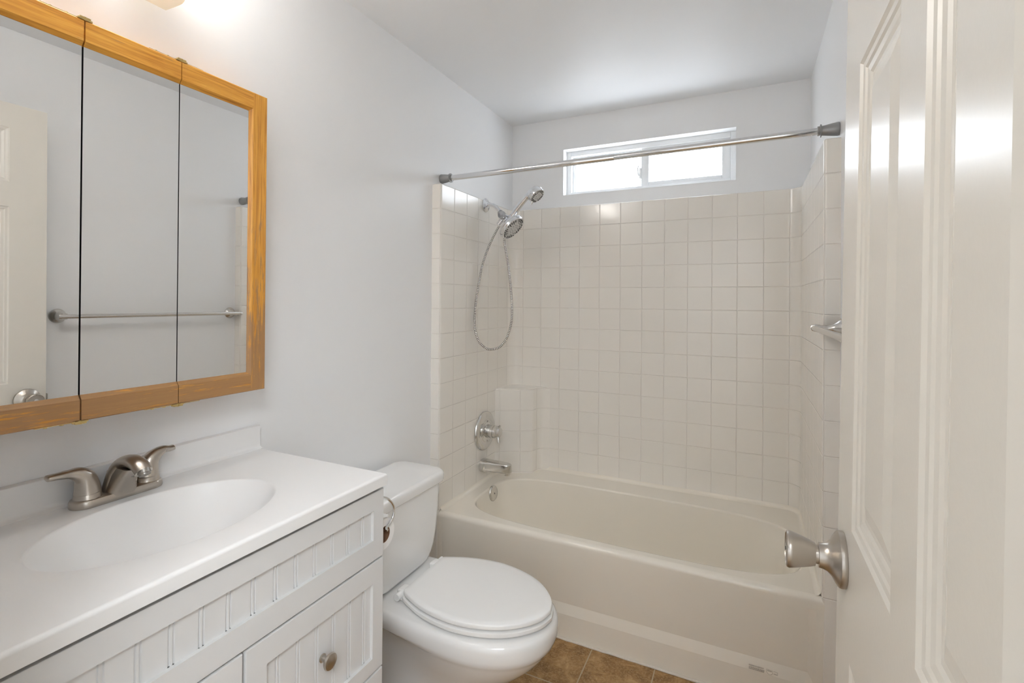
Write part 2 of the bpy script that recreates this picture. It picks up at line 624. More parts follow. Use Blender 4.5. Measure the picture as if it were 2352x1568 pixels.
# ------------------------------------------------------------------ door (open against the right wall)
def door():
    xd, y1, wd, th, ht = 1.404, 0.940, 0.712, 0.035, 2.025
    y0 = y1-wd
    ys = [y0, y0+0.109, y0+0.315, y0+0.398, y0+0.604, y1]
    # columns: stile | panel | mullion | panel | stile, from the hinge side
    zs = [0.012, 0.235, 0.80, 0.985, 1.642, 1.732, 1.935, ht]
    cols = (1, 3)
    rows = (1, 3, 5)
    prof = [(0.0, 0.0), (0.004, 0.0035), (0.010, 0.0045), (0.013, 0.007), (0.020, 0.0085), (0.024, 0.011),
            (0.031, 0.011), (0.058, 0.004)]

    def face(x, sgn):
        mb = MB()
        for ci in range(5):
            for ri in range(7):
                a0, a1, b0, b1 = ys[ci], ys[ci+1], zs[ri], zs[ri+1]
                if ci in cols and ri in rows:
                    rings = []
                    for off, d in prof:
                        rings.append([(x+sgn*d, a0+off, b0+off), (x+sgn*d, a1-off, b0+off),
                                      (x+sgn*d, a1-off, b1-off), (x+sgn*d, a0+off, b1-off)])
                    mb.loft(rings, False, True)
                else:
                    mb.quad((x, a0, b0), (x, a1, b0), (x, a1, b1), (x, a0, b1))
        return mb
    px = 0  # local coordinates: pivot on the door's left face
    m = face(0.0, 1)
    bk = face(th, -1)
    m.add(bk.v, bk.f)
    m.quad((0, y1, zs[0]), (th, y1, zs[0]), (th, y1, ht), (0, y1, ht))
    m.quad((0, y0, zs[0]), (th, y0, zs[0]), (th, y0, ht), (0, y0, ht))
    m.quad((0, y0, ht), (th, y0, ht), (th, y1, ht), (0, y1, ht))
    m.quad((0, y0, zs[0]), (th, y0, zs[0]), (th, y1, zs[0]), (0, y1, zs[0]))
    d = build('door_1', m, M_door, angle=4, doubles=1e-5)
    d['kind'] = 'structure'

    def part(name, mb, mt, parent, **kw):
        o = build(name, mb, mt, None, **kw)
        o.parent = parent
        return o
    ky, kz = 0.884, 0.920
    for sgn, x0 in ((-1, 0.0), (1, th)):
        rose = part('door_knob_rose', MB().lathe(
            [(0.0, 0.0), (0.0395, 0.0), (0.0405, 0.004), (0.0395, 0.008), (0.035, 0.0115), (0.0265, 0.016), (0.0205, 0.022),
             (0.0185, 0.028), (0.0178, 0.033), (0.0135, 0.0335), (0.0135, 0.041), (0.0, 0.041)], (x0, ky, kz), (sgn, 0, 0), 40), M_nickel, d)
        knob = part('door_knob', MB().lathe(
            [(0.0, 0.0375), (0.0165, 0.0375), (0.0185, 0.042), (0.0225, 0.055), (0.0262, 0.068), (0.0272, 0.0725), (0.0262, 0.0755),
             (0.0235, 0.0768), (0.0228, 0.0755), (0.020, 0.0748), (0.0, 0.0742)], (x0, ky, kz), (sgn, 0, 0), 40), M_nickel, rose)
        if sgn < 0:
            part('keyhole', MB().lathe([(0.0, 0.0735), (0.0078, 0.0735), (0.0078, 0.0762), (0.0072, 0.0765), (0.0, 0.0763)], (x0, ky, kz), (sgn, 0, 0), 20)
                 .box(-0.0772, -0.0755, ky-0.0045, ky+0.0045, kz-0.001, kz+0.001, 1), [M_nickel_l, M_black], knob)
    mb = MB().box(0.006, 0.029, y1-0.001, y1+0.0015, kz-0.028, kz+0.028)
    mb.rbox(0.011, 0.024, y1, y1+0.011, kz-0.012, kz+0.012, 0.003, 2)
    part('latch_bolt', mb, M_steel, d)
    # sags a little out of plumb: the foot stands further into the room
    lean = math.atan(0.0115)
    d.rotation_euler = (0, lean, 0)
    d.location = (xd - 1.65*math.sin(lean), 0, 1.65-1.65*math.cos(lean))
    return d


door()

# ------------------------------------------------------------------ tub and surround (one moulded unit)
YT, YS, TZ0 = 1.8132, 2.5405, 1.8226
ST = 0.046
RZ = 0.380
tub = thing('bathtub_surround', 'cream bathtub with square-moulded shower surround filling the alcove under the window', 'bathtub', (0.762, 1.82, 0))


def surround():
    R = 0.055
    re = 0.010
    path = []   # (x, y, u)
    path.append((0.0, YT, -0.415))
    path.append((ST-re, YT, -0.09))
    for k in range(1, 5):
        a = k/4*PI/2
        path.append((ST-re+re*math.sin(a), YT+re-re*math.cos(a), -0.09+0.18*k/4))
    uL = (YS-R-YT)/0.1115
    path.append((ST, YS-R, uL))
    u1 = (ST+R-0.0061)/0.1104+6
    for k in range(1, 9):
        a = k/8*PI/2
        path.append((ST+R-R*math.cos(a), YS-R+R*math.sin(a), uL+(u1-uL)*k/8))
    u2 = (W-ST-R-0.0061)/0.1104+6
    path.append((W-ST-R, YS, u2))
    u3 = 26-uL
    for k in range(1, 9):
        a = k/8*PI/2
        path.append((W-ST-R+R*math.sin(a), YS-R+R*math.cos(a), u2+(u3-u2)*k/8))
    path.append((W-ST, YT+re, 26-0.09))
    for k in range(1, 5):
        a = k/4*PI/2
        path.append((W-ST+re-re*math.cos(a), YT+re-re*math.sin(a), 26-0.09+0.18*k/4))
    path.append((W, YT, 26.415))
    # subdivide long stretches for clean UVs
    mb = MB()
    zs = [RZ-0.004, TZ0-0.005, TZ0]
    n = len(path)
    verts, uvs = [], []
    inset = [0, 0, 0.004]
    nor = []
    for i, (x, y, u) in enumerate(path):
        a, b = path[max(i-1, 0)], path[min(i+1, n-1)]
        d = Vector((b[0]-a[0], b[1]-a[1]))
        d.normalize()
        nor.append((-d.y, d.x))
    for z, ins in zip(zs, inset):
        for (x, y, u), (nx, ny) in zip(path, nor):
            verts.append((x+nx*ins, y+ny*ins, z))
            uvs.append((u, (TZ0-z)/0.11064))
    faces = []
    for r in range(len(zs)-1):
        for k in range(n-1):
            faces.append([r*n+k, r*n+k+1, (r+1)*n+k+1, (r+1)*n+k])
    # strips run on to the floor either side of the apron
    mb.add(verts, faces, 0, uvs)
    for pl in (path[:6], path[-6:]):
        v2, q2 = [], []
        for z in (0.0, RZ-0.004):
            for x, y, u in pl:
                v2.append((x, y, z))
                q2.append((0.5, 0.5))
        k = len(pl)
        mb.add(v2, [[i, i+1, k+i+1, k+i] for i in range(k-1)], 0, q2)
    # top ledge back to the room walls
    top = [(x+nx*0.004, y+ny*0.004, TZ0) for (x, y, u), (nx, ny) in zip(path, nor)]

    def outer(x, y):
        if y < YS-R and x < W/2:
            return (0.0, y, TZ0)
        if y < YS-R:
            return (W, y, TZ0)
        ox = 0.0 if x < ST+R else (W if x > W-ST-R else x)
        return (ox, YF-0.001, TZ0)
    out = [outer(p[0], p[1]) for p in top]
    v = top+out
    mb.add(v, [[i, i+1, n+i+1, n+i] for i in range(n-1)], 0, [(0.5, 0.5)]*len(v))
    build('surround_panel', mb, M_tile, tub, uvname='squares', angle=50, wn=True)
    # corner shelf: a column standing on the rim
    for mir in (False,):
        base = [(ST, 2.345), (0.062, 2.362), (0.085, 2.374), (0.200, 2.437), (0.215, 2.447), (0.222, 2.460),
                (0.226, 2.490), (0.236, 2.515), (0.252, 2.530), (0.285, YS)]
        us = [0.0]
        for a, b in zip(base, base[1:]):
            us.append(us[-1]+math.dist(a, b)/0.1106)
        u0 = (2.345-YT)/0.1115
        if mir:
            base = [(W-x, y) for x, y in base]
        mb = MB()
        zl = [RZ-0.004, 0.823, 0.831, 0.833]
        ins = [0, 0, 0.003, 0.009]
        n = len(base)
        cx = (W-0.07) if mir else 0.07
        vv, uu = [], []
        for z, i_ in zip(zl, ins):
            for (x, y), u in zip(base, us):
                d = Vector((cx-x, 2.52-y))
                d.normalize()
                vv.append((x+d.x*i_, y+d.y*i_, z))
                uu.append((u0+u, (TZ0-z)/0.11064))
        ff = []
        for r in range(3):
            for k in range(n-1):
                ff.append([r*n+k, r*n+k+1, (r+1)*n+k+1, (r+1)*n+k])
        mb.add(vv, ff, 0, uu)
        topv = vv[3*n:] + [(W-0.0 if mir else 0.0, YS+0.02, 0.833)]
        mb.add(topv, [[k, k+1, n] for k in range(n-1)], 0, [(0.5, 0.5)]*(n+1))
        build('corner_shelf', mb, M_tile, tub, uvname='squares', angle=50, wn=True)


surround()


def tub_basin():
    mb = MB()
    N = 96
    x0, x1, y0, y1 = ST-0.0095, W-ST+0.0095, YT, YS+0.02
    cx, cyy, a, b, ex = 0.782, 2.130, 0.672, 0.270, 4.0

    def sup(ax, bx, cxx, cyy_, e=ex):
        o = []
        for k in range(N):
            t = 2*PI*k/N
            c, s_ = math.cos(t), math.sin(t)
            o.append((cxx+ax*math.copysign(abs(c)**(2/e), c), cyy_+bx*math.copysign(abs(s_)**(2/e), s_)))
        return o

    # rim outer boundary: project the same parameters to the rectangle
    open0 = sup(a, b, cx, cyy)
    outer = []
    for (x, y) in open0:
        dx, dy = x-cx, y-cyy
        t = 1e9
        if dx > 1e-9:
            t = min(t, (x1-cx)/dx)
        if dx < -1e-9:
            t = min(t, (x0-cx)/dx)
        if dy > 1e-9:
            t = min(t, (y1-cyy)/dy)
        if dy < -1e-9:
            t = min(t, (y0+0.020-cyy)/dy)
        outer.append((cx+dx*t, cyy+dy*t))
    rings = [[(x, y, RZ) for x, y in outer]]
    # lip rounding into the basin, then the basin walls
    for off, z in ((0.0, RZ), (0.004, RZ-0.0009), (0.0075, RZ-0.0034), (0.0100, RZ-0.0075)):
        rings.append([(x, y, z) for x, y in sup(a-off, b-off, cx, cyy)])
    for t, z, shr, e in ((0.12, 0.345, 0.0135, 4.0), (0.35, 0.25, 0.026, 3.8), (0.6, 0.17, 0.044, 3.6), (0.8, 0.11, 0.068, 3.4),
                         (0.95, 0.08, 0.108, 3.2), (1.0, 0.070, 0.160, 3.0)):
        rings.append([(x, y, z) for x, y in sup(a-shr-0.05*t, b-shr*0.8, cx-0.05*t, cyy, e)])
    mb.loft(rings, False, True)
    # front roll of the rim and apron with a sunk panel
    xs0, xs1 = x0, x1
    prof = [(y0+0.020, RZ), (y0+0.0135, RZ-0.0010), (y0+0.0075, RZ-0.0038), (y0+0.0032, RZ-0.0082), (y0+0.0008, RZ-0.0140), (y0, RZ-0.0205), (y0+0.0006, RZ-0.040)]
    rin = [[(x, y, z) for x in (xs0, 0.10, 0.4, 0.8, 1.2, 1.44, xs1)] for y, z in prof]
    mb.loft(rin, False, False, closed=False)
    # corner posts, kick strip and recessed panel
    rim_mb = mb
    mb = MB()
    zt = RZ-0.040
    yi = y0+0.0006
    pl, pr, pb0, pb1 = 0.062, 1.464, 0.094, 0.132
    mb.quad((xs0, yi, zt), (pl-0.012, yi, zt), (pl-0.012, y0+0.002, pb0), (xs0, y0+0.002, pb0))
    mb.quad((pr, yi, zt), (xs1, yi, zt), (xs1, y0+0.002, pb0), (pr, y0+0.002, pb0))
    for xa, xb in ((xs0, pl-0.012), (pl-0.012, pr), (pr, xs1)):
        mb.quad((xa, y0+0.002, pb0), (xb, y0+0.002, pb0), (xb, y0, 0.0), (xa, y0, 0.0))
    il, ir = pl, pr-0.022
    mb.quad((pl-0.012, yi, zt), (il, yi, zt), (il, y0+0.011, pb1), (pl-0.012, y0+0.002, pb0))
    mb.quad((ir, yi, zt), (pr, yi, zt), (pr, y0+0.002, pb0), (ir, y0+0.011, pb1))
    mb.quad((il, y0+0.011, pb1), (ir, y0+0.011, pb1), (pr, y0+0.002, pb0), (pl-0.012, y0+0.002, pb0))
    mb.quad((il, yi, zt), (ir, yi, zt), (ir, y0+0.011, pb1), (il, y0+0.011, pb1))
    o = build('tub', rim_mb, M_tub, tub, angle=50, doubles=1e-5, wn=True)
    build('apron', mb, M_tub, o, angle=9, doubles=1e-5)
    # cove where the rim meets the wall
    mb = MB()
    loop = [(ST, YT+0.014), (ST, YS-0.055)]
    for k in range(1, 9):
        t = k/8*PI/2
        loop.append((ST+0.055-0.055*math.cos(t), YS-0.055+0.055*math.sin(t)))
    loop.append((W-ST-0.055, YS))
    for k in range(1, 9):
        t = k/8*PI/2
        loop.append((W-ST-0.055+0.055*math.sin(t), YS-0.055+0.055*math.cos(t)))
    loop.append((W-ST, YT+0.014))
    rr = []
    nn = len(loop)
    for d, z in ((0.0, RZ+0.016), (0.0012, RZ+0.010), (0.0045, RZ+0.0045), (0.010, RZ+0.0012), (0.016, RZ+0.0002)):
        ring = []
        for i, (x, y) in enumerate(loop):
            p, q = loop[max(i-1, 0)], loop[min(i+1, nn-1)]
            t = Vector((q[0]-p[0], q[1]-p[1]))
            t.normalize()
            ring.append((x+t.y*d, y-t.x*d, z))
        rr.append(ring)
    mb.loft(rr, False, False, closed=False)
    build('rim_cove', mb, M_tub, o, angle=60)
    # small moulded maker mark on the kick strip: faint lines of print and a shield
    mb = MB()
    ym = YT-0.0004

    def bar(xa, xb, za, zb):
        mb.box(xa, xb, ym, ym+0.0035, za, zb)
    for row, (z, h) in enumerate(((0.1085, 0.0022), (0.1020, 0.0011), (0.0975, 0.0011))):
        x = 1.274
        while x < 1.318:
            w = random.uniform(0.0016, 0.0042)
            bar(x, x+w, z, z+h)
            x += w+0.0010
    sh = [(1.326, 0.112), (1.343, 0.1105), (1.343, 0.1015), (1.3395, 0.0975), (1.3345, 0.0955), (1.3295, 0.0985), (1.326, 0.103)]
    for (xa, za), (xb, zb) in zip(sh, sh[1:]+sh[:1]):
        mb.tube([(xa, ym+0.001, za), (xb, ym+0.001, zb)], 0.0006, 6)
    bar(1.328, 1.341, 0.1065, 0.1075)
    for (xa, za, xb, zb) in ((1.346, .1105, 1.358, .1095), (1.358, .1095, 1.3575, .1005), (1.3575, .1005, 1.346, .1015), (1.347, .1035, 1.3565, .1027)):
        mb.tube([(xa, ym+0.001, za), (xb, ym+0.001, zb)], 0.0006, 6)
    build('moulded_mark', mb, M_ink, o, smooth=False, doubles=0)


tub_basin()

# overflow plate on the tap end of the basin
ov = thing('overflow_plate', 'round worn chrome overflow plate inside the tub below the spout', 'drain plate', (0.118, 2.183, 0.348))
oax = Vector((1.0, -0.05, 0.10)).normalized()
build('plate', MB().lathe([(0.0, 0.0), (0.037, 0.0), (0.038, 0.004), (0.037, 0.009), (0.033, 0.0125), (0.024, 0.0135), (0.0, 0.0145)],
                          Vector((0.1195, 2.178, 0.3475)), oax, 36), M_chrome_worn, ov)
build('screw', MB().lathe([(0.0, 0.0), (0.0042, 0.0), (0.004, 0.0022), (0.0, 0.0026)], Vector((0.1195, 2.178, 0.3475))+oax*0.0138, oax, 16),
      M_steel, ov)

# tub spout
sp = thing('tub_spout', 'satin metal tub spout under the round valve plate on the left tile wall', 'spout', (0.046, 2.205, 0.468))
mb = MB()
secs = []
for x, z0, z1, hw, rr in ((ST, 0.439, 0.501, 0.031, 0.02), (0.070, 0.439, 0.501, 0.031, 0.02), (0.0735, 0.442, 0.500, 0.030, 0.018), (0.078, 0.448, 0.4985, 0.029, 0.012),
                          (0.12, 0.449, 0.498, 0.0275, 0.01), (0.165, 0.450, 0.4965, 0.026, 0.008), (0.185, 0.450, 0.496, 0.0245, 0.008),
                          (0.199, 0.4505, 0.4955, 0.019, 0.007), (0.208, 0.4515, 0.494, 0.011, 0.005), (0.212, 0.454, 0.492, 0.003, 0.002)):
    ring = []
    for cxs, czs, a0 in ((1, 1, 0), (-1, 1, 90), (-1, -1, 180), (1, -1, 270)):
        for k in range(5):
            t = math.radians(a0+k*22.5)
            r_ = min(rr, hw*0.95)
            ring.append((x, 2.205+cxs*(hw-r_)+r_*math.cos(t), (z1-r_ if czs > 0 else z0+r_)+r_*math.sin(t)))
    secs.append(ring)
mb.loft(secs)
build('body', mb, M_chrome_worn, sp, angle=40)
build('outlet', MB().lathe([(0.0, 0.0), (0.0175, 0.0), (0.0178, 0.010), (0.0165, 0.012), (0.013, 0.012), (0.012, 0.004), (0.0, 0.004)],
                           (0.188, 2.205, 0.4525), (0, 0, -1), 24), M_chrome_worn, sp)

# shower valve
va = thing('shower_valve', 'large round chrome valve plate with lever handle on the left tile wall', 'shower valve', (0.046, 2.224, 0.640))
vo = Vector((ST, 2.224, 0.640))
build('escutcheon', MB().lathe([(0.0, 0.0), (0.097, 0.0), (0.0985, 0.003), (0.096, 0.009), (0.088, 0.0145), (0.062, 0.019), (0.058, 0.0175), (0.055, 0.0192),
                                (0.048, 0.0200), (0.045, 0.0185), (0.042, 0.0200), (0.0, 0.021)], vo, (1, 0, 0), 56), M_chrome_worn, va)
build('handle_base', MB().lathe([(0.0, 0.016), (0.034, 0.016), (0.034, 0.034), (0.0315, 0.035), (0.0315, 0.037), (0.033, 0.038), (0.033, 0.060), (0.030, 0.0605),
                                 (0.030, 0.062), (0.032, 0.0625), (0.0315, 0.074), (0.026, 0.079), (0.0, 0.080)], vo, (1, 0, 0), 36), M_chrome_worn, va)
mb = MB()
mb.lathe([(0.0, 0.0785), (0.0275, 0.0785), (0.028, 0.086), (0.022, 0.093), (0.0, 0.095)], vo, (1, 0, 0), 28)
mb.tube([(0.128, 2.222, 0.632), (0.134, 2.216, 0.618), (0.139, 2.210, 0.600), (0.141, 2.207, 0.590)], [0.010, 0.0105, 0.0115, 0.008], 14, rb=[0.010, 0.0085, 0.008, 0.005], side=(0, 1, 0))
mb.tube([(0.124, 2.226, 0.650), (0.130, 2.230, 0.664), (0.134, 2.233, 0.674)], [0.011, 0.010, 0.0115], 12, rb=[0.008, 0.006, 0.0035], side=(0, 1, 0))
build('lever', mb, M_chrome_worn, va)
for dz in (-0.05, 0.05):
    build('screw', MB().lathe([(0.0, 0.0), (0.0045, 0.0), (0.004, 0.002), (0.0, 0.0022)], vo+Vector((0.0195, 0, dz)), (1, 0, 0), 14), M_steel, va)

# ------------------------------------------------------------------ shower head with hand shower
sh = thing('overhead_shower', 'fixed round chrome shower head on a bent arm high on the left tile wall', 'shower', (0.046, 2.22, 1.798))
build('flange', MB().lathe([(0.0, 0.0), (0.0345, 0.0), (0.035, 0.003), (0.031, 0.0075), (0.018, 0.0105), (0.0135, 0.016), (0.0, 0.016)], (ST, 2.22, 1.798), (1, 0, 0), 36), M_chrome, sh)
arm = cat([(0.055, 2.22, 1.798), (0.076, 2.22, 1.798), (0.098, 2.219, 1.790), (0.118, 2.217, 1.773), (0.136, 2.214, 1.752)], 5)
build('arm', MB().tube(arm, 0.0098, 18), M_chrome, sh)
mb = MB()
d45 = Vector((0.66, -0.06, -0.74)).normalized()
p0 = Vector((0.131, 2.214, 1.757))
mb.lathe([(0.0, 0.0), (0.0135, 0.0), (0.0145, 0.003), (0.0145, 0.015), (0.012, 0.017), (0.0, 0.017)], p0, d45, 24)
pc = p0+d45*0.033
mb.lathe([(0.0, -0.019), (0.0175, -0.019), (0.019, -0.015), (0.019, 0.013), (0.0165, 0.018), (0.0, 0.018)], pc, d45, 24)
# hand-shower cradle reaching up and right
build('diverter', mb, M_chrome_dark_refl, sh)
build('diverter_knob', MB().lathe([(0.0, 0.0), (0.0150, 0.0), (0.0155, 0.012), (0.0195, 0.014), (0.0205, 0.018), (0.0195, 0.027), (0.0180, 0.0285), (0.0, 0.0285)],
                                  pc, (0.10, -0.98, 0.12), 32), M_chrome_dark_refl, sh)
# hose outlet, down-left
no = Vector((-0.62, -0.12, -0.78)).normalized()
build('hose_outlet', MB().lathe([(0.0, 0.010), (0.0105, 0.010), (0.0105, 0.026), (0.0125, 0.027), (0.0118, 0.050), (0.0085, 0.053), (0.0, 0.053)], pc+Vector((0.006, 0, -0.002)), no, 22), M_chrome, sh)
hn = Vector((0.72, -0.02, -0.69)).normalized()
hc = Vector((0.2185, 2.193, 1.6640))       # centre of the spray face


def head(parent_head, name_face, c, n, R, depth, neck, rows, mats):
    build('head_shell', MB().lathe([(0.0, -depth), (neck, -depth*0.98), (R*0.50, -depth*0.93), (R*0.76, -depth*0.78), (R*0.93, -depth*0.57), (R*0.985, -depth*0.44), (R, -depth*0.36), (R*0.985, -depth*0.34), (R*0.99, -depth*0.31),
                                    (R*0.97, -0.003), (R*0.945, 0.0), (R*0.88, 0.0005), (R*0.865, -0.002), (0.0, -0.002)], c, n, 44), M_chrome, parent_head)
    mb = MB()
    u = n.orthogonal().normalized()
    w = n.cross(u)
    mb.lathe([(0.0, -0.0025), (R*0.865, -0.0025), (R*0.855, 0.0008), (R*0.5, 0.0022), (0.0, 0.003)], c, n, 40)
    for rad, cnt, rr, skip in rows:
        for k in range(cnt):
            if skip and k % skip == skip-1:
                continue
            t = 2*PI*(k+0.35)/cnt
            p = c+u*(rad*math.cos(t))+w*(rad*math.sin(t))
            mb.lathe([(rr, 0.0), (rr*0.9, 0.0034), (0.0, 0.0037)], p, n, 8, 1, False, True)
    build(name_face, mb, mats, parent_head)


M_face = plain('spray_face_grey', (0.66, 0.66, 0.65), 0.3, metal=0.4)
head(sh, 'spray_face', hc, hn, 0.071, 0.046, 0.020,
     [(0.057, 30, 0.0033, 6), (0.0485, 26, 0.0031, 5), (0.039, 14, 0.0028, 3), (0.023, 9, 0.0022, 0), (0.011, 5, 0.0017, 0)], [M_face, M_black])
build('neck', MB().tube([pc+d45*0.012, hc-hn*0.034], [0.0165, 0.020], 22), M_chrome, sh)
build('cradle', MB().tube([pc+Vector((0.010, 0, 0.0)), (0.188, 2.205, 1.722), (0.2045, 2.20, 1.7245)], [0.011, 0.011, 0.0145], 16), M_chrome, sh)

hs = thing('hand_shower', 'handheld chrome shower wand with coiled metal hose hung in the holder behind the fixed head', 'hand shower', (0.2026, 2.20, 1.726))
hn2 = Vector((0.69, -0.10, -0.72)).normalized()
hc2 = Vector((0.343, 2.20, 1.8145))
head(hs, 'spray_face', hc2, hn2, 0.042, 0.050, 0.014, [(0.0325, 22, 0.0026, 6), (0.0265, 20, 0.0023, 5), (0.012, 6, 0.0016, 0)], [M_face, M_black])
hp = cat([(0.1985, 2.203, 1.7165), (0.2085, 2.203, 1.731), (0.243, 2.203, 1.772), (0.278, 2.203, 1.809), (0.298, 2.203, 1.826), (0.318, 2.203, 1.836)], 5)
nr = len(hp)
rad = [0.0115+0.0025*math.sin(min(1, i/(nr*0.55))*PI*0.6)+(0.010*max(0, (i/nr-0.70))/0.30) for i in range(nr)]
build('handle', MB().tube(hp, rad, 18), M_chrome, hs)
build('spray_tab', MB().tube([hc2+Vector((-0.022, -0.01, -0.024)), hc2+Vector((-0.0285, -0.012, -0.040))], [0.006, 0.003], 10, rb=[0.004, 0.003]), M_nickel_l, hs)
hose = [(0.1348, 2.205, 1.6854), (0.1134, 2.19, 1.6364), (0.0924, 2.17, 1.5739), (0.0752, 2.15, 1.503), (0.0696, 2.13, 1.4369), (0.0668, 2.11, 1.3609), (0.0638, 2.095, 1.2859),
        (0.0654, 2.085, 1.201), (0.0722, 2.085, 1.1482), (0.0916, 2.09, 1.1021), (0.1252, 2.095, 1.0758), (0.1535, 2.1, 1.0725), (0.1884, 2.11, 1.0839), (0.2207, 2.115, 1.1204),
        (0.2387, 2.12, 1.1729), (0.2428, 2.13, 1.2144), (0.2399, 2.14, 1.2665), (0.2249, 2.16, 1.3509), (0.2075, 2.175, 1.4369), (0.1901, 2.19, 1.5028), (0.175, 2.2, 1.5584),
        (0.1598, 2.21, 1.619), (0.172, 2.213, 1.668), (0.1985, 2.203, 1.7165)]
fine = [Vector(p) for p in cat(hose, 40)]
L_ = [0.0]
for a_, b_ in zip(fine, fine[1:]):
    L_.append(L_[-1]+(b_-a_).length)
pitch = 0.0082
hp2, hr2, s_, j = [], [], 0.0, 0
prof4 = [(0.0, 0.0052), (0.20, 0.0068), (0.62, 0.0068), (0.80, 0.0052)]
while s_ < L_[-1]-pitch:
    for fr, rr_ in prof4:
        t_ = s_+fr*pitch
        while j < len(L_)-2 and L_[j+1] < t_:
            j += 1
        k_ = (t_-L_[j])/max(1e-9, L_[j+1]-L_[j])
        hp2.append(fine[j].lerp(fine[j+1], k_))
        hr2.append(rr_)
    s_ += pitch
mb = MB().tube(hp2, hr2, 10)
for fi in range(len(mb.f)):
    ring = fi//10
    mb.m[fi] = 1 if ring % 4 == 3 else 0
build('hose', mb, [M_nickel_l, M_black], hs, angle=60)

# ------------------------------------------------------------------ curtain rod
rod = thing('shower_curtain_rod', 'bare chrome tension rod spanning the alcove in front of the window', 'curtain rod', (0.762, 1.862, 1.853))
pl_, pr_ = Vector((0.0, 1.884, 1.8600)), Vector((W, 1.850, 1.8595))
dr = (pr_-pl_).normalized()
Lr = (pr_-pl_).length
pj = pl_+dr*(Lr*0.525)
build('inner_tube', MB().lathe([(0.0, 0.0), (0.0112, 0.0), (0.0112, Lr*0.48), (0.0, Lr*0.48)], pl_+dr*(Lr*0.52), dr, 28), M_chrome, rod)
build('outer_tube', MB().lathe([(0.0, 0.0), (0.0124, 0.0), (0.0124, Lr*0.525), (0.0120, Lr*0.5255), (0.0, Lr*0.5255)], pl_, dr, 28), M_chrome, rod)
capp = [(0.0, 0.0005), (0.0205, 0.0005), (0.0215, 0.004), (0.0195, 0.02), (0.0162, 0.040), (0.0150, 0.048), (0.0205, 0.0495), (0.0205, 0.0525), (0.0150, 0.054), (0.0150, 0.060), (0.0, 0.060)]
build('end_cap', MB().lathe(capp, pl_, dr, 28), M_pewter, rod)
build('end_cap', MB().lathe(capp, pr_, -dr, 28), M_pewter, rod)

# ------------------------------------------------------------------ towel bar on the right wall
tb = thing('towel_bar', 'satin nickel towel bar on the right wall between door edge and surround', 'towel bar', (W, 1.40, 1.228))
bx = 1.453
for yy, sg in ((1.781, 1), (1.022, -1)):
    b_ = build('post', MB().lathe([(0.0, 0.0), (0.029, 0.0), (0.030, 0.003), (0.0275, 0.008), (0.021, 0.013), (0.016, 0.019), (0.0115, 0.026), (0.0095, 0.040), (0.0095, 0.055),
                                   (0.0115, 0.060), (0.0120, 0.071), (0.009, 0.076), (0.0, 0.076)], (W, yy, 1.230), (-1, 0, -0.02), 32), M_nickel_l, tb)
build('bar', MB().lathe([(0.0, 0.0), (0.0098, 0.0), (0.0105, 0.002), (0.0105, 0.008), (0.0088, 0.009), (0.0088, 0.797), (0.0105, 0.798), (0.0105, 0.804), (0.0098, 0.806), (0.0, 0.806)],
                        (bx, 0.998, 1.2285), (0, 1, 0), 26), M_nickel_l, tb)


# ------------------------------------------------------------------ medicine cabinet
MX, MY0, MY1, MZ0, MZ1 = 0.1084, 0.2775, 0.897, 1.068, 1.840
mc = thing('medicine_cabinet', 'three-door mirrored medicine cabinet in golden oak above the sink', 'medicine cabinet', (0.0, 0.587, MZ0))
build('cabinet_body', MB().box(0.0, 0.083, MY0+0.006, MY1-0.006, MZ0+0.004, MZ1-0.004).box(0.083, 0.086, MY0+0.008, MY1-0.008, MZ0+0.006, MZ1-0.006, 1), [M_oak_z, M_black], mc, smooth=False, doubles=0)  # black front layer paints in the shade of the narrow door gaps


